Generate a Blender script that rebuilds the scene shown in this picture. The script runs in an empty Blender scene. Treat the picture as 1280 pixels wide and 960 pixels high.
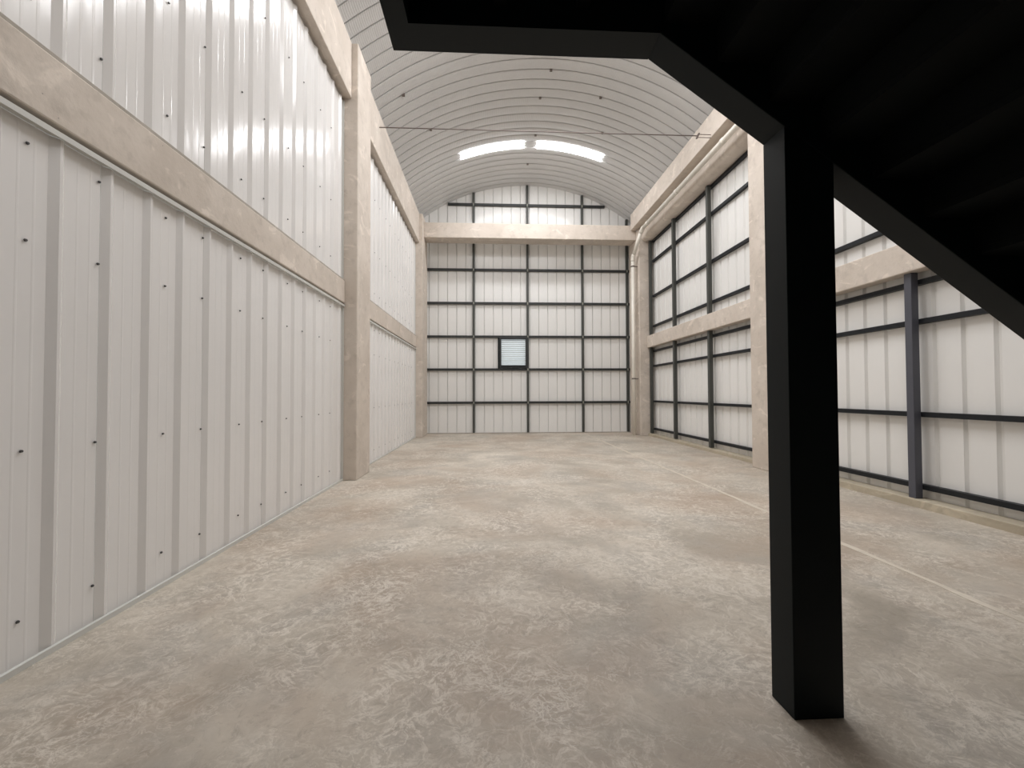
import bpy, math, random
from mathutils import Vector, Matrix
random.seed(7)
S = bpy.context.scene
COL = S.collection

# ------------------------------------------------------------------ camera
FPX, VPX, VPY, CAM_H = 540.0, 613.0, 491.5, 1.5
yaw = math.atan((640 - VPX) / FPX)
pitch = math.atan((VPY - 480) / math.hypot(FPX, 640 - VPX))
fw = Vector((math.sin(yaw) * math.cos(pitch), math.cos(yaw) * math.cos(pitch), math.sin(pitch)))
rt = Vector((math.cos(yaw), -math.sin(yaw), 0))
up = rt.cross(fw)
ROLL = math.radians(0.2)
rt, up = rt * math.cos(ROLL) - up * math.sin(ROLL), up * math.cos(ROLL) + rt * math.sin(ROLL)
cam = bpy.data.cameras.new('camera')
cam.sensor_width = 36.0
cam.lens = FPX / 1280 * 36.0
cam.clip_start = 0.05
cam.clip_end = 200
camo = bpy.data.objects.new('camera', cam)
COL.objects.link(camo)
camo.matrix_world = Matrix(((rt.x, up.x, -fw.x, 0), (rt.y, up.y, -fw.y, 0), (rt.z, up.z, -fw.z, CAM_H), (0, 0, 0, 1)))
S.camera = camo

# ------------------------------------------------------------------ world, light levels, exposure
SKYLIGHT_STRENGTH = 36.0
w = bpy.data.worlds.new('overcast_sky')
S.world = w
w.use_nodes = True
w.node_tree.nodes['Background'].inputs[0].default_value = (0.93, 0.97, 1.0, 1)
w.node_tree.nodes['Background'].inputs[1].default_value = 1.3
S.view_settings.view_transform = 'Standard'
S.view_settings.look = 'None'
S.view_settings.gamma = 1
S.view_settings.use_curve_mapping = False
S.view_settings.exposure = 0.24
S.cycles.max_bounces = 12
S.cycles.diffuse_bounces = 8

# ------------------------------------------------------------------ materials
def new_mat(name):
    m = bpy.data.materials.new(name)
    m.use_nodes = True
    nt = m.node_tree
    b = nt.nodes['Principled BSDF']
    return m, nt, b

def N(nt, t, **kw):
    n = nt.nodes.new(t)
    for k, v in kw.items():
        setattr(n, k, v)
    return n

def noise(nt, vec, scale, detail=4, rough=0.55, dist=0.0):
    n = N(nt, 'ShaderNodeTexNoise')
    n.inputs['Scale'].default_value = scale
    n.inputs['Detail'].default_value = detail
    n.inputs['Roughness'].default_value = rough
    n.inputs['Distortion'].default_value = dist
    nt.links.new(vec, n.inputs['Vector'])
    return n.outputs['Fac']

def ramp(nt, fac, stops):
    r = N(nt, 'ShaderNodeValToRGB')
    els = r.color_ramp.elements
    while len(els) < len(stops):
        els.new(0.5)
    for e, (p, c) in zip(els, stops):
        e.position = p
        e.color = (c, c, c, 1) if isinstance(c, (int, float)) else (*c, 1)
    nt.links.new(fac, r.inputs['Fac'])
    return r.outputs['Color']

def mix(nt, fac, a, b, mode='MIX'):
    m = N(nt, 'ShaderNodeMix', data_type='RGBA', blend_type=mode)
    for sock, v in ((m.inputs[0], fac), (m.inputs[6], a), (m.inputs[7], b)):
        if isinstance(v, bpy.types.NodeSocket):
            nt.links.new(v, sock)
        elif isinstance(v, (int, float)):
            sock.default_value = v
        else:
            sock.default_value = (*v, 1)
    return m.outputs[2]

def world_pos(nt, scale=(1, 1, 1), rot=(0, 0, 0)):
    g = N(nt, 'ShaderNodeNewGeometry')
    mp = N(nt, 'ShaderNodeMapping')
    mp.inputs['Scale'].default_value = scale
    mp.inputs['Rotation'].default_value = rot
    nt.links.new(g.outputs['Position'], mp.inputs['Vector'])
    return mp.outputs['Vector']

def bump(nt, b, h, strength, dist=0.01):
    n = N(nt, 'ShaderNodeBump')
    n.inputs['Strength'].default_value = strength
    n.inputs['Distance'].default_value = dist
    nt.links.new(h, n.inputs['Height'])
    nt.links.new(n.outputs['Normal'], b.inputs['Normal'])

def sheet_mat(name, col, rough, wob=0.12):
    m, nt, b = new_mat(name)
    p = world_pos(nt)
    n1 = noise(nt, p, 0.8, 3)
    c = mix(nt, n1, [v * 0.96 for v in col], [min(1, v * 1.03) for v in col])
    nt.links.new(c, b.inputs['Base Color'])
    b.inputs['Roughness'].default_value = rough
    ps = world_pos(nt, (3.0, 3.0, 0.9))
    bump(nt, b, noise(nt, ps, 1.6, 2), wob, 0.02)
    return m

M = {}
M['sheet_left'] = sheet_mat('painted_sheet', (0.80, 0.785, 0.77), 0.17, 0.2)
M['sheet_left'].node_tree.nodes['Principled BSDF'].inputs['Specular IOR Level'].default_value = 0.28
M['sheet_grey'] = sheet_mat('painted_sheet_pale', (0.81, 0.805, 0.785), 0.18, 0.2)
M['sheet_grey'].node_tree.nodes['Principled BSDF'].inputs['Specular IOR Level'].default_value = 0.2
M['trim'] = sheet_mat('folded_trim', (0.60, 0.60, 0.57), 0.4)

def concrete_mat(name, light, dark):
    m, nt, b = new_mat(name)
    p = world_pos(nt)
    n1 = noise(nt, p, 1.3, 6, 0.6, 0.4)
    c = mix(nt, ramp(nt, n1, [(0.35, 0.0), (0.68, 1.0)]), dark, light)
    n2 = noise(nt, p, 7.0, 5, 0.6)
    c = mix(nt, ramp(nt, n2, [(0.53, 0.0), (0.72, 0.5)]), c, [v * 0.74 for v in dark])
    n4 = noise(nt, world_pos(nt, (1, 1, 1.6)), 2.6, 4, 0.6, 1.0)
    c = mix(nt, ramp(nt, n4, [(0.59, 0.0), (0.66, 0.5)]), c, [min(1, v * 1.25) for v in light])
    v = N(nt, 'ShaderNodeTexVoronoi')
    v.inputs['Scale'].default_value = 9
    nt.links.new(p, v.inputs['Vector'])
    pits = ramp(nt, v.outputs['Distance'], [(0.02, 1.0), (0.045, 0.0)])
    c = mix(nt, pits, c, [v_ * 0.45 for v_ in dark])
    nt.links.new(c, b.inputs['Base Color'])
    b.inputs['Roughness'].default_value = 0.82
    bump(nt, b, noise(nt, p, 24, 5), 0.25, 0.01)
    return m
M['concrete'] = concrete_mat('precast_concrete', (0.67, 0.60, 0.53), (0.56, 0.492, 0.425))
M['grey_concrete'] = concrete_mat('darker_grey_concrete', (0.44, 0.40, 0.35), (0.36, 0.33, 0.28))

def roof_mat():
    m, nt, b = new_mat('arched_roof_sheet')
    p = world_pos(nt)
    c = mix(nt, noise(nt, p, 0.9, 3), (0.59, 0.585, 0.58), (0.65, 0.645, 0.635))
    nt.links.new(c, b.inputs['Base Color'])
    b.inputs['Metallic'].default_value = 0.0
    b.inputs['Roughness'].default_value = 0.42
    wv = N(nt, 'ShaderNodeTexWave', wave_type='BANDS', bands_direction='X')
    wv.inputs['Scale'].default_value = 9.0
    nt.links.new(p, wv.inputs['Vector'])
    bump(nt, b, wv.outputs['Fac'], 0.35, 0.008)
    return m
M['roof'] = roof_mat()

def paint(name, col, rough, metal=0.0):
    m, nt, b = new_mat(name)
    p = world_pos(nt)
    c = mix(nt, noise(nt, p, 3.0, 3), [v * 0.88 for v in col], [v * 1.1 for v in col])
    nt.links.new(c, b.inputs['Base Color'])
    b.inputs['Roughness'].default_value = rough
    b.inputs['Metallic'].default_value = metal
    return m
M['girt'] = paint('dark_green_grey_steel', (0.022, 0.0245, 0.024), 0.5)
M['girt_black'] = paint('black_girt_steel', (0.012, 0.014, 0.017), 0.5)
M['girt_black'].node_tree.nodes['Principled BSDF'].inputs['Specular IOR Level'].default_value = 0.25
M['post'] = paint('grey_green_post_steel', (0.055, 0.058, 0.052), 0.5)
M['steel_blue'] = paint('blue_grey_steel', (0.075, 0.078, 0.098), 0.45)
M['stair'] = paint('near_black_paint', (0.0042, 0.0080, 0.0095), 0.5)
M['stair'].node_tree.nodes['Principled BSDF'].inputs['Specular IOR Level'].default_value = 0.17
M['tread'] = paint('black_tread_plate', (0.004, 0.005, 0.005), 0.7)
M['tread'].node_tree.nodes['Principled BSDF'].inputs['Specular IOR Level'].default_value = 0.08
M['screw'] = paint('dull_screw', (0.06, 0.06, 0.06), 0.5)
M['pipe'] = paint('cream_pvc', (0.82, 0.78, 0.70), 0.3)
M['rod'] = paint('rusty_rod', (0.16, 0.13, 0.115), 0.6)
M['clip'] = paint('bare_clip', (0.30, 0.30, 0.26), 0.5)

def floor_mat():
    m, nt, b = new_mat('trowelled_concrete_floor')
    p = world_pos(nt)
    def mul(a, c):
        n = N(nt, 'ShaderNodeMath', operation='MULTIPLY')
        nt.links.new(a, n.inputs[0])
        if isinstance(c, float):
            n.inputs[1].default_value = c
        else:
            nt.links.new(c, n.inputs[1])
        return n.outputs[0]
    def warped(scale, amount):
        wn = N(nt, 'ShaderNodeTexNoise')
        wn.inputs['Scale'].default_value = scale
        wn.inputs['Detail'].default_value = 5
        nt.links.new(p, wn.inputs['Vector'])
        v = N(nt, 'ShaderNodeVectorMath', operation='MULTIPLY_ADD')
        v.inputs[1].default_value = (amount, amount, 0.0)
        nt.links.new(wn.outputs['Color'], v.inputs[0])
        nt.links.new(p, v.inputs[2])
        return v.outputs[0]
    big = noise(nt, warped(0.6, 1.0), 0.75, 4, 0.55, 0.6)
    c = mix(nt, ramp(nt, big, [(0.38, 0.0), (0.62, 1.0)]), (0.39, 0.345, 0.285), (0.57, 0.51, 0.43))
    # grey burnished patches
    mid = noise(nt, warped(0.9, 0.8), 1.1, 6, 0.62, 0.8)
    c = mix(nt, ramp(nt, mid, [(0.47, 0.0), (0.62, 0.6)]), c, (0.385, 0.355, 0.315))
    # brown stains
    br = noise(nt, world_pos(nt, (0.8, 1, 1)), 0.55, 5, 0.6, 0.6)
    c = mix(nt, ramp(nt, br, [(0.45, 0.0), (0.66, 0.7)]), c, (0.40, 0.295, 0.215))
    # pale scuffs and trowel swirls: thin ridges of a warped noise
    def ridges(scale, width, warp_s, warp_a):
        f = noise(nt, warped(warp_s, warp_a), scale, 6, 0.65, 0.8)
        d = N(nt, 'ShaderNodeMath', operation='SUBTRACT')
        nt.links.new(f, d.inputs[0])
        d.inputs[1].default_value = 0.5
        ab = N(nt, 'ShaderNodeMath', operation='ABSOLUTE')
        nt.links.new(d.outputs[0], ab.inputs[0])
        return ramp(nt, ab.outputs[0], [(0.0, 1.0), (width, 0.0)])
    area = noise(nt, p, 0.9, 5, 0.6, 0.7)
    am = ramp(nt, area, [(0.42, 0.06), (0.60, 0.85)])
    c = mix(nt, mul(ridges(4.2, 0.024, 3.0, 0.22), am), c, (0.75, 0.695, 0.615))
    area2 = noise(nt, world_pos(nt, (1, 1, 1), (0, 0, 1.1)), 1.4, 5, 0.6, 0.7)
    am2 = ramp(nt, area2, [(0.46, 0.0), (0.62, 0.7)])
    c = mix(nt, mul(ridges(11.0, 0.035, 4.0, 0.16), am2), c, (0.74, 0.69, 0.61))
    fine = noise(nt, warped(3.0, 0.2), 16.0, 10, 0.78, 0.8)
    c = mix(nt, mul(ramp(nt, fine, [(0.50, 0.0), (0.60, 0.9)]), am), c, (0.70, 0.645, 0.565))
    c = mix(nt, ramp(nt, fine, [(0.36, 0.5), (0.47, 0.0)]), c, (0.30, 0.26, 0.215))
    nt.links.new(c, b.inputs['Base Color'])
    rr = N(nt, 'ShaderNodeMapRange')
    rr.inputs[3].default_value = 0.40
    rr.inputs[4].default_value = 0.70
    nt.links.new(mid, rr.inputs[0])
    nt.links.new(rr.outputs[0], b.inputs['Roughness'])
    bump(nt, b, fine, 0.15, 0.006)
    return m
M['floor'] = floor_mat()
M['joint'] = concrete_mat('pale_joint_mortar', (0.67, 0.61, 0.52), (0.60, 0.54, 0.455))
M['curb'] = concrete_mat('sandy_curb_concrete', (0.50, 0.44, 0.34), (0.43, 0.375, 0.285))

def emit(name, col, s):
    m, nt, b = new_mat(name)
    b.inputs['Base Color'].default_value = (0.9, 0.9, 0.9, 1)
    b.inputs['Emission Color'].default_value = (*col, 1)
    b.inputs['Emission Strength'].default_value = s
    return m
M['skylight'] = emit('daylit_translucent_sheet', (0.985, 0.985, 1.0), SKYLIGHT_STRENGTH)

def louvre_mat():
    m, nt, b = new_mat('frosted_louvre_glass')
    b.inputs['Base Color'].default_value = (0.88, 0.90, 0.90, 1)
    b.inputs['Roughness'].default_value = 0.25
    tr = N(nt, 'ShaderNodeBsdfTranslucent')
    tr.inputs['Color'].default_value = (0.92, 0.95, 0.96, 1)
    ms = N(nt, 'ShaderNodeMixShader')
    ms.inputs[0].default_value = 0.45
    nt.links.new(b.outputs[0], ms.inputs[1])
    nt.links.new(tr.outputs[0], ms.inputs[2])
    nt.links.new(ms.outputs[0], nt.nodes['Material Output'].inputs['Surface'])
    return m
M['louvre'] = louvre_mat()

# ------------------------------------------------------------------ mesh helpers
class MB:
    def __init__(s):
        s.v, s.f = [], []
    def add(s, vs, fs):
        o = len(s.v)
        s.v += [tuple(v) for v in vs]
        s.f += [tuple(i + o for i in f) for f in fs]
        return s
    def box(s, x0, x1, y0, y1, z0, z1):
        return s.add([(x0, y0, z0), (x1, y0, z0), (x1, y1, z0), (x0, y1, z0), (x0, y0, z1), (x1, y0, z1), (x1, y1, z1), (x0, y1, z1)],
                     [(3, 2, 1, 0), (4, 5, 6, 7), (0, 1, 5, 4), (1, 2, 6, 5), (2, 3, 7, 6), (3, 0, 4, 7)])
    def prism(s, prof, a, b, axis):
        """closed 2D profile swept from a to b along axis (0 x, 1 y, 2 z); profile holds the other two coords in order"""
        n = len(prof)
        def pt(p, t):
            q = list(p)
            q.insert(axis, t)
            return tuple(q)
        vs = [pt(p, a) for p in prof] + [pt(p, b) for p in prof]
        fs = [(i, (i + 1) % n, n + (i + 1) % n, n + i) for i in range(n)]
        fs += [tuple(range(n))[::-1], tuple(range(n, 2 * n))]
        return s.add(vs, fs)
    def tube(s, pts, r, seg=14, cap=True):
        pts = [Vector(p) for p in pts]
        rings = []
        ref = None
        for i, p in enumerate(pts):
            d = (pts[min(i + 1, len(pts) - 1)] - pts[max(i - 1, 0)]).normalized()
            if ref is None:
                ref = Vector((0, 0, 1)) if abs(d.z) < 0.9 else Vector((1, 0, 0))
            u = (ref - d * ref.dot(d)).normalized()
            ref = u
            v = d.cross(u)
            rings.append([p + u * r * math.cos(2 * math.pi * k / seg) + v * r * math.sin(2 * math.pi * k / seg) for k in range(seg)])
        vs = [q for ring in rings for q in ring]
        fs = []
        for i in range(len(pts) - 1):
            for k in range(seg):
                a, b = i * seg + k, i * seg + (k + 1) % seg
                fs.append((a, b, b + seg, a + seg))
        if cap:
            fs.append(tuple(range(seg))[::-1])
            fs.append(tuple(range((len(pts) - 1) * seg, len(pts) * seg)))
        return s.add(vs, fs)
    def mesh(s, name, mat, smooth=False):
        me = bpy.data.meshes.new(name)
        me.from_pydata(s.v, [], s.f)
        me.materials.append(M[mat])
        import bmesh
        bm = bmesh.new()
        bm.from_mesh(me)
        bmesh.ops.recalc_face_normals(bm, faces=bm.faces)
        bm.to_mesh(me)
        bm.free()
        if smooth:
            for p in me.polygons:
                p.use_smooth = True
        return me
    def build(s, name, mat, parent=None, smooth=False, bev=0.0):
        o = bpy.data.objects.new(name, s.mesh(name, mat, smooth))
        COL.objects.link(o)
        o.parent = parent
        if bev:
            b = o.modifiers.new('edge', 'BEVEL')
            b.width = bev
            b.segments = 2
            b.limit_method = 'ANGLE'
        return o

def place(name, me, parent=None, loc=(0, 0, 0)):
    o = bpy.data.objects.new(name, me)
    COL.objects.link(o)
    o.parent = parent
    o.location = loc
    return o

def empty(name, loc=(0, 0, 0)):
    o = bpy.data.objects.new(name, None)
    o.empty_display_size = 0.2
    COL.objects.link(o)
    return o

def tag(o, label=None, cat=None, group=None, kind=None):
    for k, v in (('label', label), ('category', cat), ('group', group), ('kind', kind)):
        if v:
            o[k] = v
    return o

def structure(o):
    o['kind'] = 'structure'
    return o

# ------------------------------------------------------------------ dimensions
Y0, YB = -6.0, 16.25            # wall behind the camera, back cladding plane
XL, XR = -2.585, 5.75           # cladding planes of the side walls
COLS = ((7.64, 8.46), (14.9, 16.0))   # column bays along y
PITCH = 0.3435                  # rib spacing
MID0, MID1 = 3.08, 3.49         # mid height concrete beam
CXR, CZR, RR = 1.40, 2.93, 6.48 # roof arc

def roof_z(x, r=RR):
    return CZR + math.sqrt(r * r - (x - CXR) ** 2)

# ------------------------------------------------------------------ floor
fl = structure(MB().box(-3.0, 6.0, Y0 - 0.2, 16.6, -0.2, 0.0).build('floor', 'floor'))
jm = MB()
ys = [Y0 + i * 0.25 for i in range(int((16.2 - Y0) / 0.25) + 1)]
prev = None
rj = random.Random(3)
va, vb = [], []
for y in ys:
    c = 3.47 + rj.uniform(-0.012, 0.012)
    h = 0.028 + rj.uniform(-0.006, 0.008)
    va.append((c - h, y, 0.003)); vb.append((c + h, y, 0.003))
n = len(ys)
jm.add(va + vb, [(i, n + i, n + i + 1, i + 1) for i in range(n - 1)])
jm.add([(x, y, 0.0) for x, y, z in va] + va, [(i, n + i, n + i + 1, i + 1) for i in range(n - 1)])
jm.build('slab_joint', 'joint', fl)

# ------------------------------------------------------------------ roof vault
ceil = structure(empty('ceiling'))
SHEET = 0.335
SEG = 44
A0 = math.asin((-3.05 - CXR) / RR)
A1 = math.asin((5.85 - CXR) / RR)
def arc_mesh(name, mat, w, a0, a1, seg, prof):
    """a sheet bent along the roof arc; prof = (y offset, radial offset) across its width"""
    m = MB()
    np_ = len(prof)
    vs = []
    for i in range(seg + 1):
        a = a0 + (a1 - a0) * i / seg
        for dy, dr in prof:
            r = RR + dr
            vs.append((CXR + r * math.sin(a), dy, CZR + r * math.cos(a)))
    fs = [(i * np_ + k, i * np_ + k + 1, (i + 1) * np_ + k + 1, (i + 1) * np_ + k) for i in range(seg) for k in range(np_ - 1)]
    m.add(vs, fs)
    return m.mesh(name, mat)
W = SHEET
PROF = [(0.0, 0.05), (0.013, 0.05), (0.016, 0.012), (0.04, 0.0), (0.10, -0.009), (W / 2, -0.013), (W - 0.10, -0.009), (W - 0.04, 0.0), (W - 0.016, 0.012), (W - 0.013, 0.05), (W, 0.05)]
roof_me = arc_mesh('roof_sheet', 'roof', W, A0, A1, SEG, PROF)
def ang(x):
    return math.asin((x - CXR) / RR)
sky_x = ((-0.90, 1.07), (1.50, 3.58))
pieces = []
for xa, xb in ((None, sky_x[0][0]), (sky_x[0][1], sky_x[1][0]), (sky_x[1][1], None)):
    a, b = (A0 if xa is None else ang(xa)), (A1 if xb is None else ang(xb))
    pieces.append(arc_mesh('roof_sheet', 'roof', W, a, b, max(4, int(SEG * (b - a) / (A1 - A0))), PROF))
PS = [(-0.02, -0.016), (0.05, -0.022), (W / 2, -0.028), (W - 0.05, -0.022), (W + 0.02, -0.016)]
sky_me = [arc_mesh('skylight', 'skylight', W, ang(a), ang(b), 14, PS) for a, b in sky_x]
first = 13.36
k0 = int((first - Y0) / W)
nsheets = int((YB + 0.05 - (first - k0 * W)) / W) + 1
sky_rows = [k0, k0 - 15, k0 - 22, k0 - 44]
rivet = MB().add([(-0.018, 0, -0.018), (0.018, 0, -0.018), (0.018, 0, 0.018), (-0.018, 0, 0.018), (0, -0.014, 0)], [(0, 1, 4), (1, 2, 4), (2, 3, 4), (3, 0, 4)])
for k in range(-1, nsheets):
    y = first + (k - k0) * W
    if k in sky_rows:
        for me in pieces:
            place('roof_sheet', me, ceil, (0, y, 0))
    else:
        place('roof_sheet', roof_me, ceil, (0, y, 0))
rows_l = ['over the far bay', 'beyond the landing', 'over the landing edge', 'over the added deck']
for row, where in zip(sky_rows, rows_l):
    y = first + (row - k0) * W
    for me, side in zip(sky_me, ('toward the white panels', 'toward the drainpipe')):
        o = place('skylight', me, None, (0, y, 0))
        tag(o, 'glowing skylight strip in the roof %s, %s' % (where, side), 'skylight', 'skylight strips in the roof')
# dark seam clips on the roof
rj = random.Random(5)
rm = MB()
for (x, k) in ((1.5, k0 - 9), (1.35, k0 - 6), (-1.6, k0 - 5), (1.4, k0 - 1), (1.3, k0 + 4), (-2.0, k0 - 10), (2.9, k0 - 7), (3.3, k0 - 3)):
    y = first + (k - k0) * W
    z = roof_z(x)
    rm.box(x - 0.03, x + 0.03, y - 0.03, y + 0.03, z - 0.03, z + 0.03)
tag(rm.build('seam_clips', 'rod', ceil), kind='stuff')

# ------------------------------------------------------------------ corrugated cladding
def profile(kind):
    """breakpoints over one pitch: (offset along wall, offset toward the room)"""
    if kind == 'rib':     # ribs proud of the pans, two faint stiffening lines on the pan
        return [(0.0, 0.0), (0.045, 0.026), (0.063, 0.026), (0.098, 0.0), (0.175, 0.0), (0.180, 0.0009), (0.188, 0.0009), (0.193, 0.0), (0.262, 0.0), (0.267, 0.0009), (0.275, 0.0009), (0.280, 0.0)]
    if kind == 'groove':  # ribs point outward: grooves from inside
        return [(0.0, 0.0), (0.02, -0.035), (0.05, -0.035), (0.072, 0.0)]
    return [(0.0, 0.0), (0.003, -0.05), (0.025, -0.05), (0.028, 0.0)]

def sheet_pts(kind, t0, t1, ta, tb):
    """polyline of the profile (ribs start at t0 + k*pitch) cut to ta..tb"""
    pr = profile(kind)
    pts = []
    k = int(math.floor((ta - t0) / PITCH)) - 1
    while t0 + k * PITCH < tb + PITCH:
        pts += [(t0 + k * PITCH + d, h) for d, h in pr]
        k += 1
    def at(t):
        for (a, h0), (b, h1) in zip(pts, pts[1:]):
            if a <= t <= b and b > a:
                return h0 + (h1 - h0) * (t - a) / (b - a)
        return 0.0
    return [(ta, at(ta))] + [p for p in pts if ta + 1e-4 < p[0] < tb - 1e-4] + [(tb, at(tb))]

def clad(parent, wall, kind, t0, ta, tb, z0, z1, mat, screws=None, lap0=None, ztop=None):
    """a run of three-rib sheets, each an own part; wall: function (t, h, z) -> point"""
    L = 3 * PITCH
    base = t0 if lap0 is None else lap0
    k = int(math.floor((ta - base) / L))
    while base + k * L < tb - 1e-3:
        a, b = max(ta, base + k * L), min(tb, base + (k + 1) * L)
        k += 1
        if b - a < 0.01:
            continue
        pts = sheet_pts(kind, t0, None, a, b)
        lap = 0.004
        if b < tb - 1e-3:      # under-lap: the edge steps back and runs on behind the next sheet
            e, h = b - (0.005 if kind == 'rib' else 0.0012), pts[-1][1]
            d = 0.014 if kind == 'rib' else 0.006
            pts = [p for p in pts if p[0] < e] + [(e, h), (e + 0.0005, h - d), (b + (0.03 if kind == 'rib' else 0.002), h - d)]
        m = MB()
        n = len(pts)
        th = 0.004
        zt = (lambda t: z1) if ztop is None else ztop
        vs = [wall(t, h, z0) for t, h in pts] + [wall(t, h, zt(t)) for t, h in pts]
        vs += [wall(t, h - th, z0) for t, h in pts] + [wall(t, h - th, zt(t)) for t, h in pts]
        fs = [(i, i + 1, n + i + 1, n + i) for i in range(n - 1)]
        fs += [(2 * n + i, 3 * n + i, 3 * n + i + 1, 2 * n + i + 1) for i in range(n - 1)]
        fs += [(i, 2 * n + i, 2 * n + i + 1, i + 1) for i in range(n - 1)]
        fs += [(n + i, n + i + 1, 3 * n + i + 1, 3 * n + i) for i in range(n - 1)]
        fs += [(0, n, 3 * n, 2 * n), (n - 1, 3 * n - 1, 4 * n - 1, 2 * n - 1)]
        m.add(vs, fs)
        o = m.build('wall_sheet', mat, parent)
        if screws:
            sm = MB()
            for t, z in screws:
                if a <= t < b - 0.01 and z0 < z < z1:
                    r = 0.009
                    c = [wall(t + r * math.cos(q * math.pi / 3), 0.004, z + r * math.sin(q * math.pi / 3)) for q in range(6)]
                    c2 = [wall(t + 0.8 * r * math.cos(q * math.pi / 3), 0.013, z + 0.8 * r * math.sin(q * math.pi / 3)) for q in range(6)]
                    sm.add(c + c2, [(i, (i + 1) % 6, 6 + (i + 1) % 6, 6 + i) for i in range(6)] + [(6, 7, 8, 9, 10, 11)])
            if sm.v:
                tag(sm.build('screw_heads', 'screw', o), kind='stuff')

# ------------------------------------------------------------------ left wall
WL = structure(empty('wall_left'))
wl = lambda t, h, z: (XL + h, t, z)
scr = [(y0 + 3 * PITCH * i, z) for i in range(-9, 14) for y0 in (2.958, 3.545) for z in (0.262, 1.19, 2.36, 2.905, 3.73, 4.65, 5.83)]
RIB0 = 2.634
BAYS_L = ((Y0, COLS[0][0]), (COLS[0][1], COLS[1][0]), (COLS[1][1], YB))
for ya, yb in BAYS_L:
    clad(WL, wl, 'rib', RIB0, ya, yb - 0.02 if yb < 15 else yb, 0.015, 3.024, 'sheet_left', scr, RIB0 + PITCH)
    clad(WL, wl, 'rib', RIB0, ya, yb - 0.02 if yb < 15 else yb, MID1 + 0.002, 6.655, 'sheet_left', scr, RIB0 + PITCH)
for ya, yb in BAYS_L[:2]:
    # channel that caps the lower sheets: back web and front lip
    m = MB()
    m.prism([(XL - 0.06, 3.078), (XL - 0.055, 3.078), (XL - 0.055, 3.034), (XL + 0.048, 3.034), (XL + 0.048, 3.050), (XL + 0.055, 3.050), (XL + 0.055, 3.016), (XL + 0.048, 3.016), (XL + 0.048, 3.026), (XL - 0.06, 3.026)], ya, yb - 0.002, 1)
    m.build('top_channel', 'trim', WL)
    MB().box(XL - 0.004, XL + 0.04, yb - 0.02, yb - 0.002, 0.0, 3.004).build('end_angle', 'trim', WL)
    MB().box(XL - 0.10, XL - 0.06, ya, yb - 0.002, 6.35, 6.698).build('gap_shade_strip', 'stair', WL)  # black backing painted in for the shade between sheet tops and soffit
    MB().box(XL - 0.012, XL + 0.03, yb - 0.02, yb - 0.002, MID1 + 0.002, 6.66).build('end_angle', 'trim', WL)
    bl = MB().prism([(XL + 0.028, 0.0), (XL + 0.04, 0.0), (XL + 0.04, 0.034), (XL + 0.028, 0.04)], ya, yb - 0.022, 1).build('baseboard_left', 'trim')
    structure(bl)

def beam(name, prof, a, b, axis, label, mat='concrete', strip=None, bev=0.012):
    o = MB().prism(prof, a, b, axis).build(name, mat, None, False, bev)
    tag(o, label, 'beam')
    return o

XC = -2.32            # inner face of the left columns
for (ya, yb), lab in zip(BAYS_L[:2], ('nearer the stair', 'in the far bay')):
    o = beam('wall_beam', [(-2.80, MID0), (-2.53, MID0), (-2.53, MID1 - 0.022), (-2.80, MID1 - 0.022)], ya, yb - 0.001, 1,
             'pale concrete beam halfway up the white panelled wall, %s' % lab)
    MB().box(-2.80, -2.537, ya, yb - 0.001, MID1 - 0.022, MID1).build('top_edge_strip', 'grey_concrete', o)  # darker grey strip along the beam's top edge
for (ya, yb), lab in zip(BAYS_L[:2], ('nearer the stair', 'in the far bay')):
    beam('roof_edge_beam', [(-2.90, 6.70), (-2.43, 6.70), (-2.43, 7.70), (-2.90, 7.70)], ya, yb - 0.001, 1,
         'deep concrete beam under the roof edge above the white panels, %s' % lab)
for (ya, yb), lab, lab2 in zip(COLS, ('midway along the white panelled wall', 'at the far end of the white panelled wall'),
                               ('between the two bays of the dark framed wall', 'behind the drainpipe in the far corner')):
    o = MB().box(-2.80, XC, ya, yb, 0.0, 7.70).build('concrete_column', 'concrete', None, False, 0.015)
    tag(o, 'pale concrete column ' + lab, 'column')
    o = MB().box(5.25, 5.74, ya, yb, 0.0, 6.82 if ya < 10 else 7.3).build('concrete_column', 'concrete', None, False, 0.015)
    tag(o, 'pale concrete column ' + lab2, 'column')

# ------------------------------------------------------------------ back wall
WB = structure(empty('wall_back'))
wb = lambda t, h, z: (t, YB - h, z)
BX0, BX1 = -2.80, 5.78
WX0, WX1, WZ0, WZ1 = 0.335, 1.455, 2.44, 3.60
zt = lambda t: roof_z(t) - 0.0
seam0 = -2.30
clad(WB, wb, 'seam', seam0, BX0, WX0, 0.03, 9, 'sheet_grey', None, None, zt)
clad(WB, wb, 'seam', seam0, WX0, WX1, 0.03, WZ0, 'sheet_grey')
clad(WB, wb, 'seam', seam0, WX0, WX1, WZ1, 9, 'sheet_grey', None, None, zt)
clad(WB, wb, 'seam', seam0, WX1, BX1, 0.03, 9, 'sheet_grey', None, None, zt)
def c_prof(w, d, t=0.012):
    # C section: web in front, flanges back; (depth axis, height axis)
    return [(0, 0), (d, 0), (d, t), (t, t), (t, w - t), (d, w - t), (d, w), (0, w)]
POSTS_B = (-0.62, 1.41, 3.50, 5.22)
ROWS_B = (1.15, 2.39, 3.622, 4.88, 6.14, 7.38, 8.615)
PW = 0.082
for x in POSTS_B:
    MB().prism([(x - PW / 2, YB - 0.105), (x + PW / 2, YB - 0.105), (x + PW / 2, YB - 0.01), (x - PW / 2, YB - 0.01)], 0.03, roof_z(x) - 0.03, 2).build('wall_post', 'post', WB, False, 0.006)
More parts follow.
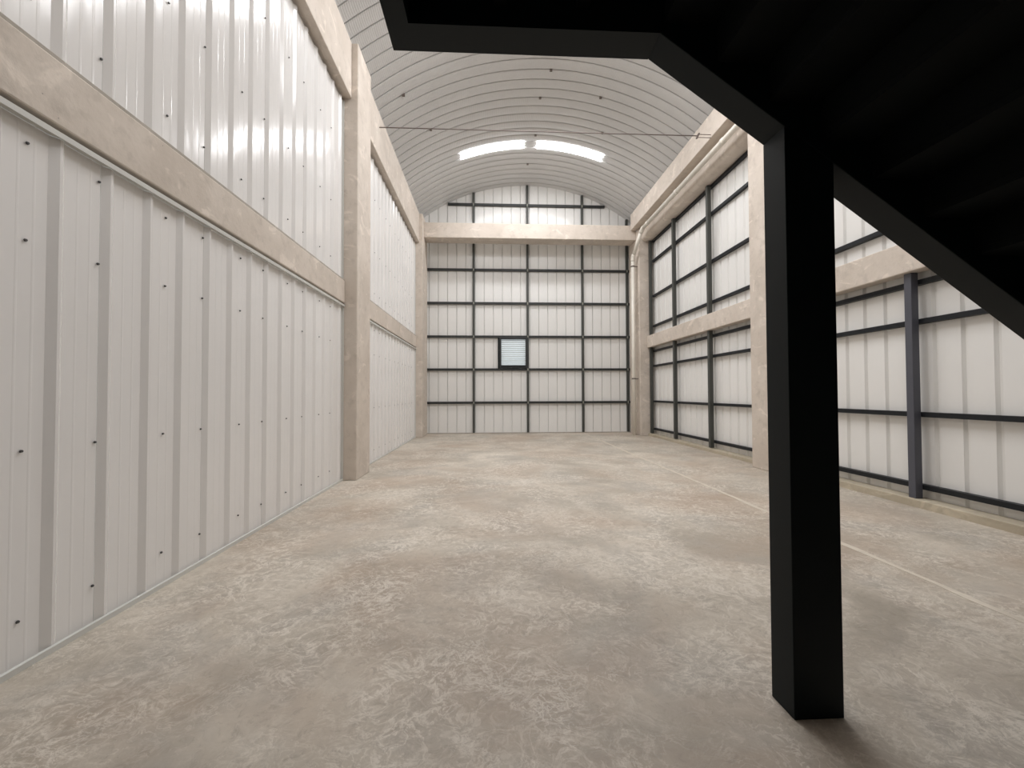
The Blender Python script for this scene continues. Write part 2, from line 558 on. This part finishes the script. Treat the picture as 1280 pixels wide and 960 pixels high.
for z in ROWS_B:
    if z < 8:
        ends = [XC - 0.10] + list(POSTS_B) + [5.70]
    else:
        hw = math.sqrt(RR ** 2 - (z + 0.06 - CZR) ** 2)
        ends = [CXR - hw + 0.02, POSTS_B[0], POSTS_B[1], POSTS_B[2], CXR + hw - 0.02]
    for a, b in zip(ends, ends[1:]):
        a += PW / 2 if a in POSTS_B else 0
        b -= PW / 2 if b in POSTS_B else 0
        if b - a < 0.05:
            continue
        pr = [(YB - 0.088 + d, z - 0.042 + h) for d, h in c_prof(0.084, 0.08)]
        MB().prism(pr, a, b, 0).build('girt', 'girt', WB)
    for x in POSTS_B:
        if z < roof_z(x) - 0.2:
            MB().box(x - 0.018, x + 0.018, YB - 0.110, YB - 0.105, z - 0.05, z + 0.045).build('girt_cleat', 'clip', WB)
structure(MB().box(BX0, 5.70, YB - 0.10, YB + 0.02, 0.0, 0.03).build('baseboard_back', 'grey_concrete'))
beam('cross_beam', [(15.22, 7.0), (15.82, 7.0), (15.82, 7.53), (15.22, 7.53)], XC + 0.001, 5.249, 0,
     'wide concrete beam crossing the back wall below the roof arch')

# louvred window
win = structure(empty('window_1'))
FR = 0.095
yf0, yf1 = YB - 0.12, YB + 0.03
for nm, a in (('window_frame', (WX0, WX0 + 0.075, WZ0, WZ1)), ('window_frame', (WX1 - 0.13, WX1 - 0.045, WZ0, WZ1)),
              ('window_frame', (WX0 + 0.075, WX1 - 0.13, WZ1 - 0.075, WZ1)), ('window_frame', (WX0 + 0.075, WX1 - 0.13, WZ0, WZ0 + 0.075))):
    MB().box(a[0], a[1], yf0, yf1, a[2], a[3]).build(nm, 'girt', win, False, 0.006)
lx0, lx1 = WX0 + 0.077, WX1 - 0.132
NB = 14
dz = (WZ1 - WZ0 - 0.15) / NB
bl = MB().prism([(-0.032, 0.0), (-0.024, -0.004), (0.034, dz * 0.86 - 0.004), (0.026, dz * 0.86)], lx0, lx1, 0)
blm = bl.mesh('louvre_blade', 'louvre')
seal = MB().box(lx0, lx1, -0.046, -0.030, -0.008, 0.010).mesh('blade_line', 'clip')  # thin grey strip that draws the line between blades
for i in range(NB):
    bo = place('louvre_blade', blm, win, (0, YB - 0.03, WZ0 + 0.08 + i * dz))
    place('blade_line', seal, bo)
MB().box(lx0, lx1, yf0 - 0.03, yf0 + 0.02, WZ0 + 0.075, WZ0 + 0.105).build('window_sill', 'girt', win)
MB().box(WX0 - 0.05, WX0, YB - 0.10, YB - 0.01, 2.432, 3.58).build('jamb_stud', 'stair', WB)

# ------------------------------------------------------------------ right wall
WR = structure(empty('wall_right'))
wr = lambda t, h, z: (XR - h, t, z)
clad(WR, wr, 'groove', 4.575, Y0, YB, 0.06, MID0 + 0.2, 'sheet_grey')
clad(WR, wr, 'groove', 4.575, Y0, YB, MID0 + 0.2, 7.66, 'sheet_grey')
BAYS_R = ((Y0, COLS[0][0]), (COLS[0][1], COLS[1][0]))
PD = 0.10
POST_Y = {0: (-4.9, -2.8, -0.75, 1.38, 3.38, 5.47), 1: (10.76, 12.87, 14.80)}
for bi, (ya, yb) in enumerate(BAYS_R):
    py = POST_Y[bi]
    for y in py:
        mat = 'steel_blue' if bi == 0 else 'post'
        MB().box(5.565, 5.665, y - PD / 2, y + PD / 2, 0.10, MID0 - 0.002).build('wall_post', mat, WR, False, 0.006)
        MB().box(5.565, 5.665, y - PD / 2, y + PD / 2, MID1 + 0.002, 6.82).build('wall_post', mat, WR, False, 0.006)
    for z in (0.25, 1.20, 2.43, 2.95, 3.82, 4.87, 6.10, 6.80):
        pr = [(5.662 + d, z - 0.032 + h) for d, h in c_prof(0.064, 0.082)]
        ends = [ya] + list(py) + [yb]
        for a, b in zip(ends, ends[1:]):
            if b - a > 0.12:
                MB().prism(pr, a + 0.002, b - 0.002, 1).build('girt', 'girt_black', WR)
structure(MB().prism([(5.52, 0.0), (5.52, 0.092), (5.53, 0.10), (5.745, 0.10), (5.745, 0.0)], Y0, COLS[0][0] - 0.001, 1).build('baseboard_right', 'curb'))
structure(MB().prism([(5.52, 0.0), (5.52, 0.072), (5.53, 0.08), (5.745, 0.08), (5.745, 0.0)], COLS[0][1] + 0.001, COLS[1][0] - 0.001, 1).build('baseboard_right', 'curb'))
for (ya, yb), lab in zip(BAYS_R, ('beside the black stair', 'in the far bay')):
    beam('wall_beam', [(5.50, MID0), (5.70, MID0), (5.70, MID1), (5.50, MID1)], ya, yb - 0.001, 1,
         'pale concrete beam halfway up the dark framed wall, %s' % lab)
# rounded beam above the right wall
def rounded(x0, x1, z0, z1, r):
    pts = [(x0, z1)]
    for i in range(9):
        a = math.pi + i * math.pi / 16
        pts.append((x0 + r + r * math.cos(a), z0 + r + r * math.sin(a)))
    return pts + [(x1, z0), (x1, z1)]
for (ya, yb), lab in zip(BAYS_R, ('beside the black stair', 'in the far bay')):
    o = MB().prism(rounded(5.337, 5.74, 6.84, 7.64, 0.14), ya, yb - 0.001, 1).build('rounded_beam', 'concrete')
    tag(o, 'round-edged concrete beam on top of the dark framed wall, %s' % lab, 'beam')
beam('gutter_beam', [(5.05, 7.33), (5.335, 7.33), (5.335, 7.90), (5.05, 7.90)], Y0, 15.2, 1,
     'long concrete gutter beam at the roof edge above the drainpipe')

# ------------------------------------------------------------------ wall behind the camera and added shade deck
wf = structure(MB().box(-2.80, 5.78, Y0 - 0.12, Y0, 0.0, 9.6).build('wall_front', 'sheet_grey'))

structure(MB().box(-2.52, 5.48, Y0, 0.69, 3.20, 3.435).build('floor_shade_deck', 'concrete'))  # unseen deck, added to darken the floor near the camera

# ------------------------------------------------------------------ drainpipe
dp = tag(empty('drainpipe'), 'cream plastic drainpipe along the gutter beam and down the corner column', 'pipe')
R = 0.063
def bend(p0, p1, p2, d=0.12, n=6):
    p0, p1, p2 = Vector(p0), Vector(p1), Vector(p2)
    a = p1 + (p0 - p1).normalized() * d
    b = p1 + (p2 - p1).normalized() * d
    return [a * (1 - t) ** 2 + p1 * 2 * t * (1 - t) + b * t * t for t in [i / n for i in range(n + 1)]]
PA, PB, PC, PD_ = (5.15, 2.6, 7.06), (5.15, 14.30, 7.06), (5.08, 15.08, 6.32), (5.08, 15.08, 0.0)
e1, e2 = bend(PA, PB, PC, 0.14), bend(PB, PC, PD_, 0.14)
MB().tube([PA, e1[0]], R).build('pipe_run', 'pipe', dp, True)
MB().tube(e1, R * 1.1).build('elbow', 'pipe', dp, True)
MB().tube([e1[-1], e2[0]], R).build('pipe_offset', 'pipe', dp, True)
MB().tube(e2, R * 1.1).build('elbow', 'pipe', dp, True)
MB().tube([e2[-1], PD_], R).build('downpipe', 'pipe', dp, True)
for y in (9.2, 11.6, 13.8):
    MB().tube([(5.15, y - 0.05, 7.06), (5.15, y + 0.05, 7.06)], R * 1.14).build('pipe_collar', 'pipe', dp, True)
for z in (2.0, 6.0):
    m = MB().tube([(5.08, 15.08, z - 0.02), (5.08, 15.08, z + 0.02)], R * 1.2)
    m.box(5.08, 5.249, 15.06, 15.10, z - 0.015, z + 0.015)
    m.build('pipe_bracket', 'rod', dp)

# ------------------------------------------------------------------ tie rod
tr = tag(empty('tie_rod'), 'thin steel tie rod stretched across the vault between the roof edge beams', 'tie rod')
TY, TZ = 9.52, 7.36
MB().tube([(-2.43, TY, TZ), (4.74, TY, TZ)], 0.011, 8).build('rod', 'rod', tr, True)
MB().prism([(4.70, TZ - 0.06), (4.74, TZ - 0.06), (4.79, TZ + 0.06), (4.75, TZ + 0.06)], TY - 0.02, TY + 0.02, 1).build('turnbuckle_plate', 'rod', tr)
for dz_ in (-0.035, 0.035):
    MB().tube([(4.76, TY, TZ + dz_), (5.05, TY, TZ + dz_)], 0.008, 8).build('anchor_rod', 'rod', tr, True)

# ------------------------------------------------------------------ staircase
ST = tag(empty('staircase'), 'black steel staircase with a landing above the camera and one stout post', 'staircase')
YN, YF, SW = 0.70, 2.10, 0.16
LX0, LX1, LZ, LH = -0.468, 0.795, 3.175, 0.26
SL = -0.716
def sz(x):
    return LZ + SL * (x - LX1)
XE = LX1 + LZ / -SL
for y0, y1 in ((YF - SW, YF), (YN, YN + SW)):
    vh = 0.32
    xb = XE + vh / -SL
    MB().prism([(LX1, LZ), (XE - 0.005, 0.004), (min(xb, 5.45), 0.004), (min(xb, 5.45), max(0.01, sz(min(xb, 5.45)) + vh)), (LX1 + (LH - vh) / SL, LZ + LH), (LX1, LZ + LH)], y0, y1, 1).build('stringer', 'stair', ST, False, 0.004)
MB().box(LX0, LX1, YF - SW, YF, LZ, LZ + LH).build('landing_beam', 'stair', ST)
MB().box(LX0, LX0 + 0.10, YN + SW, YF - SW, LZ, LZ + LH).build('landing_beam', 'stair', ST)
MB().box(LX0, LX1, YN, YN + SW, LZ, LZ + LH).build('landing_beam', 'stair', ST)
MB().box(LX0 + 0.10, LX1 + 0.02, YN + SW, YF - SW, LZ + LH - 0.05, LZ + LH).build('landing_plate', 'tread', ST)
for x in (0.02, 0.40):
    MB().box(x, x + 0.06, YN + SW, YF - SW, LZ + 0.10, LZ + LH - 0.05).build('landing_joist', 'tread', ST)
GO, RI = 0.25, 0.179
tread = MB().box(0, GO + 0.02, YN + SW + 0.001, YF - SW - 0.001, -0.03, 0).mesh('tread', 'tread')
riser = MB().box(0, 0.012, YN + SW + 0.001, YF - SW - 0.001, -RI + 0.001, -0.031).mesh('riser', 'tread')
for k in range(17):
    x, z = LX1 + 0.02 + k * GO, LZ + LH - (k + 1) * RI
    place('riser', riser, ST, (x, 0, z + RI))
    place('tread', tread, ST, (x, 0, z))
PX0, PX1 = 1.385, 1.622
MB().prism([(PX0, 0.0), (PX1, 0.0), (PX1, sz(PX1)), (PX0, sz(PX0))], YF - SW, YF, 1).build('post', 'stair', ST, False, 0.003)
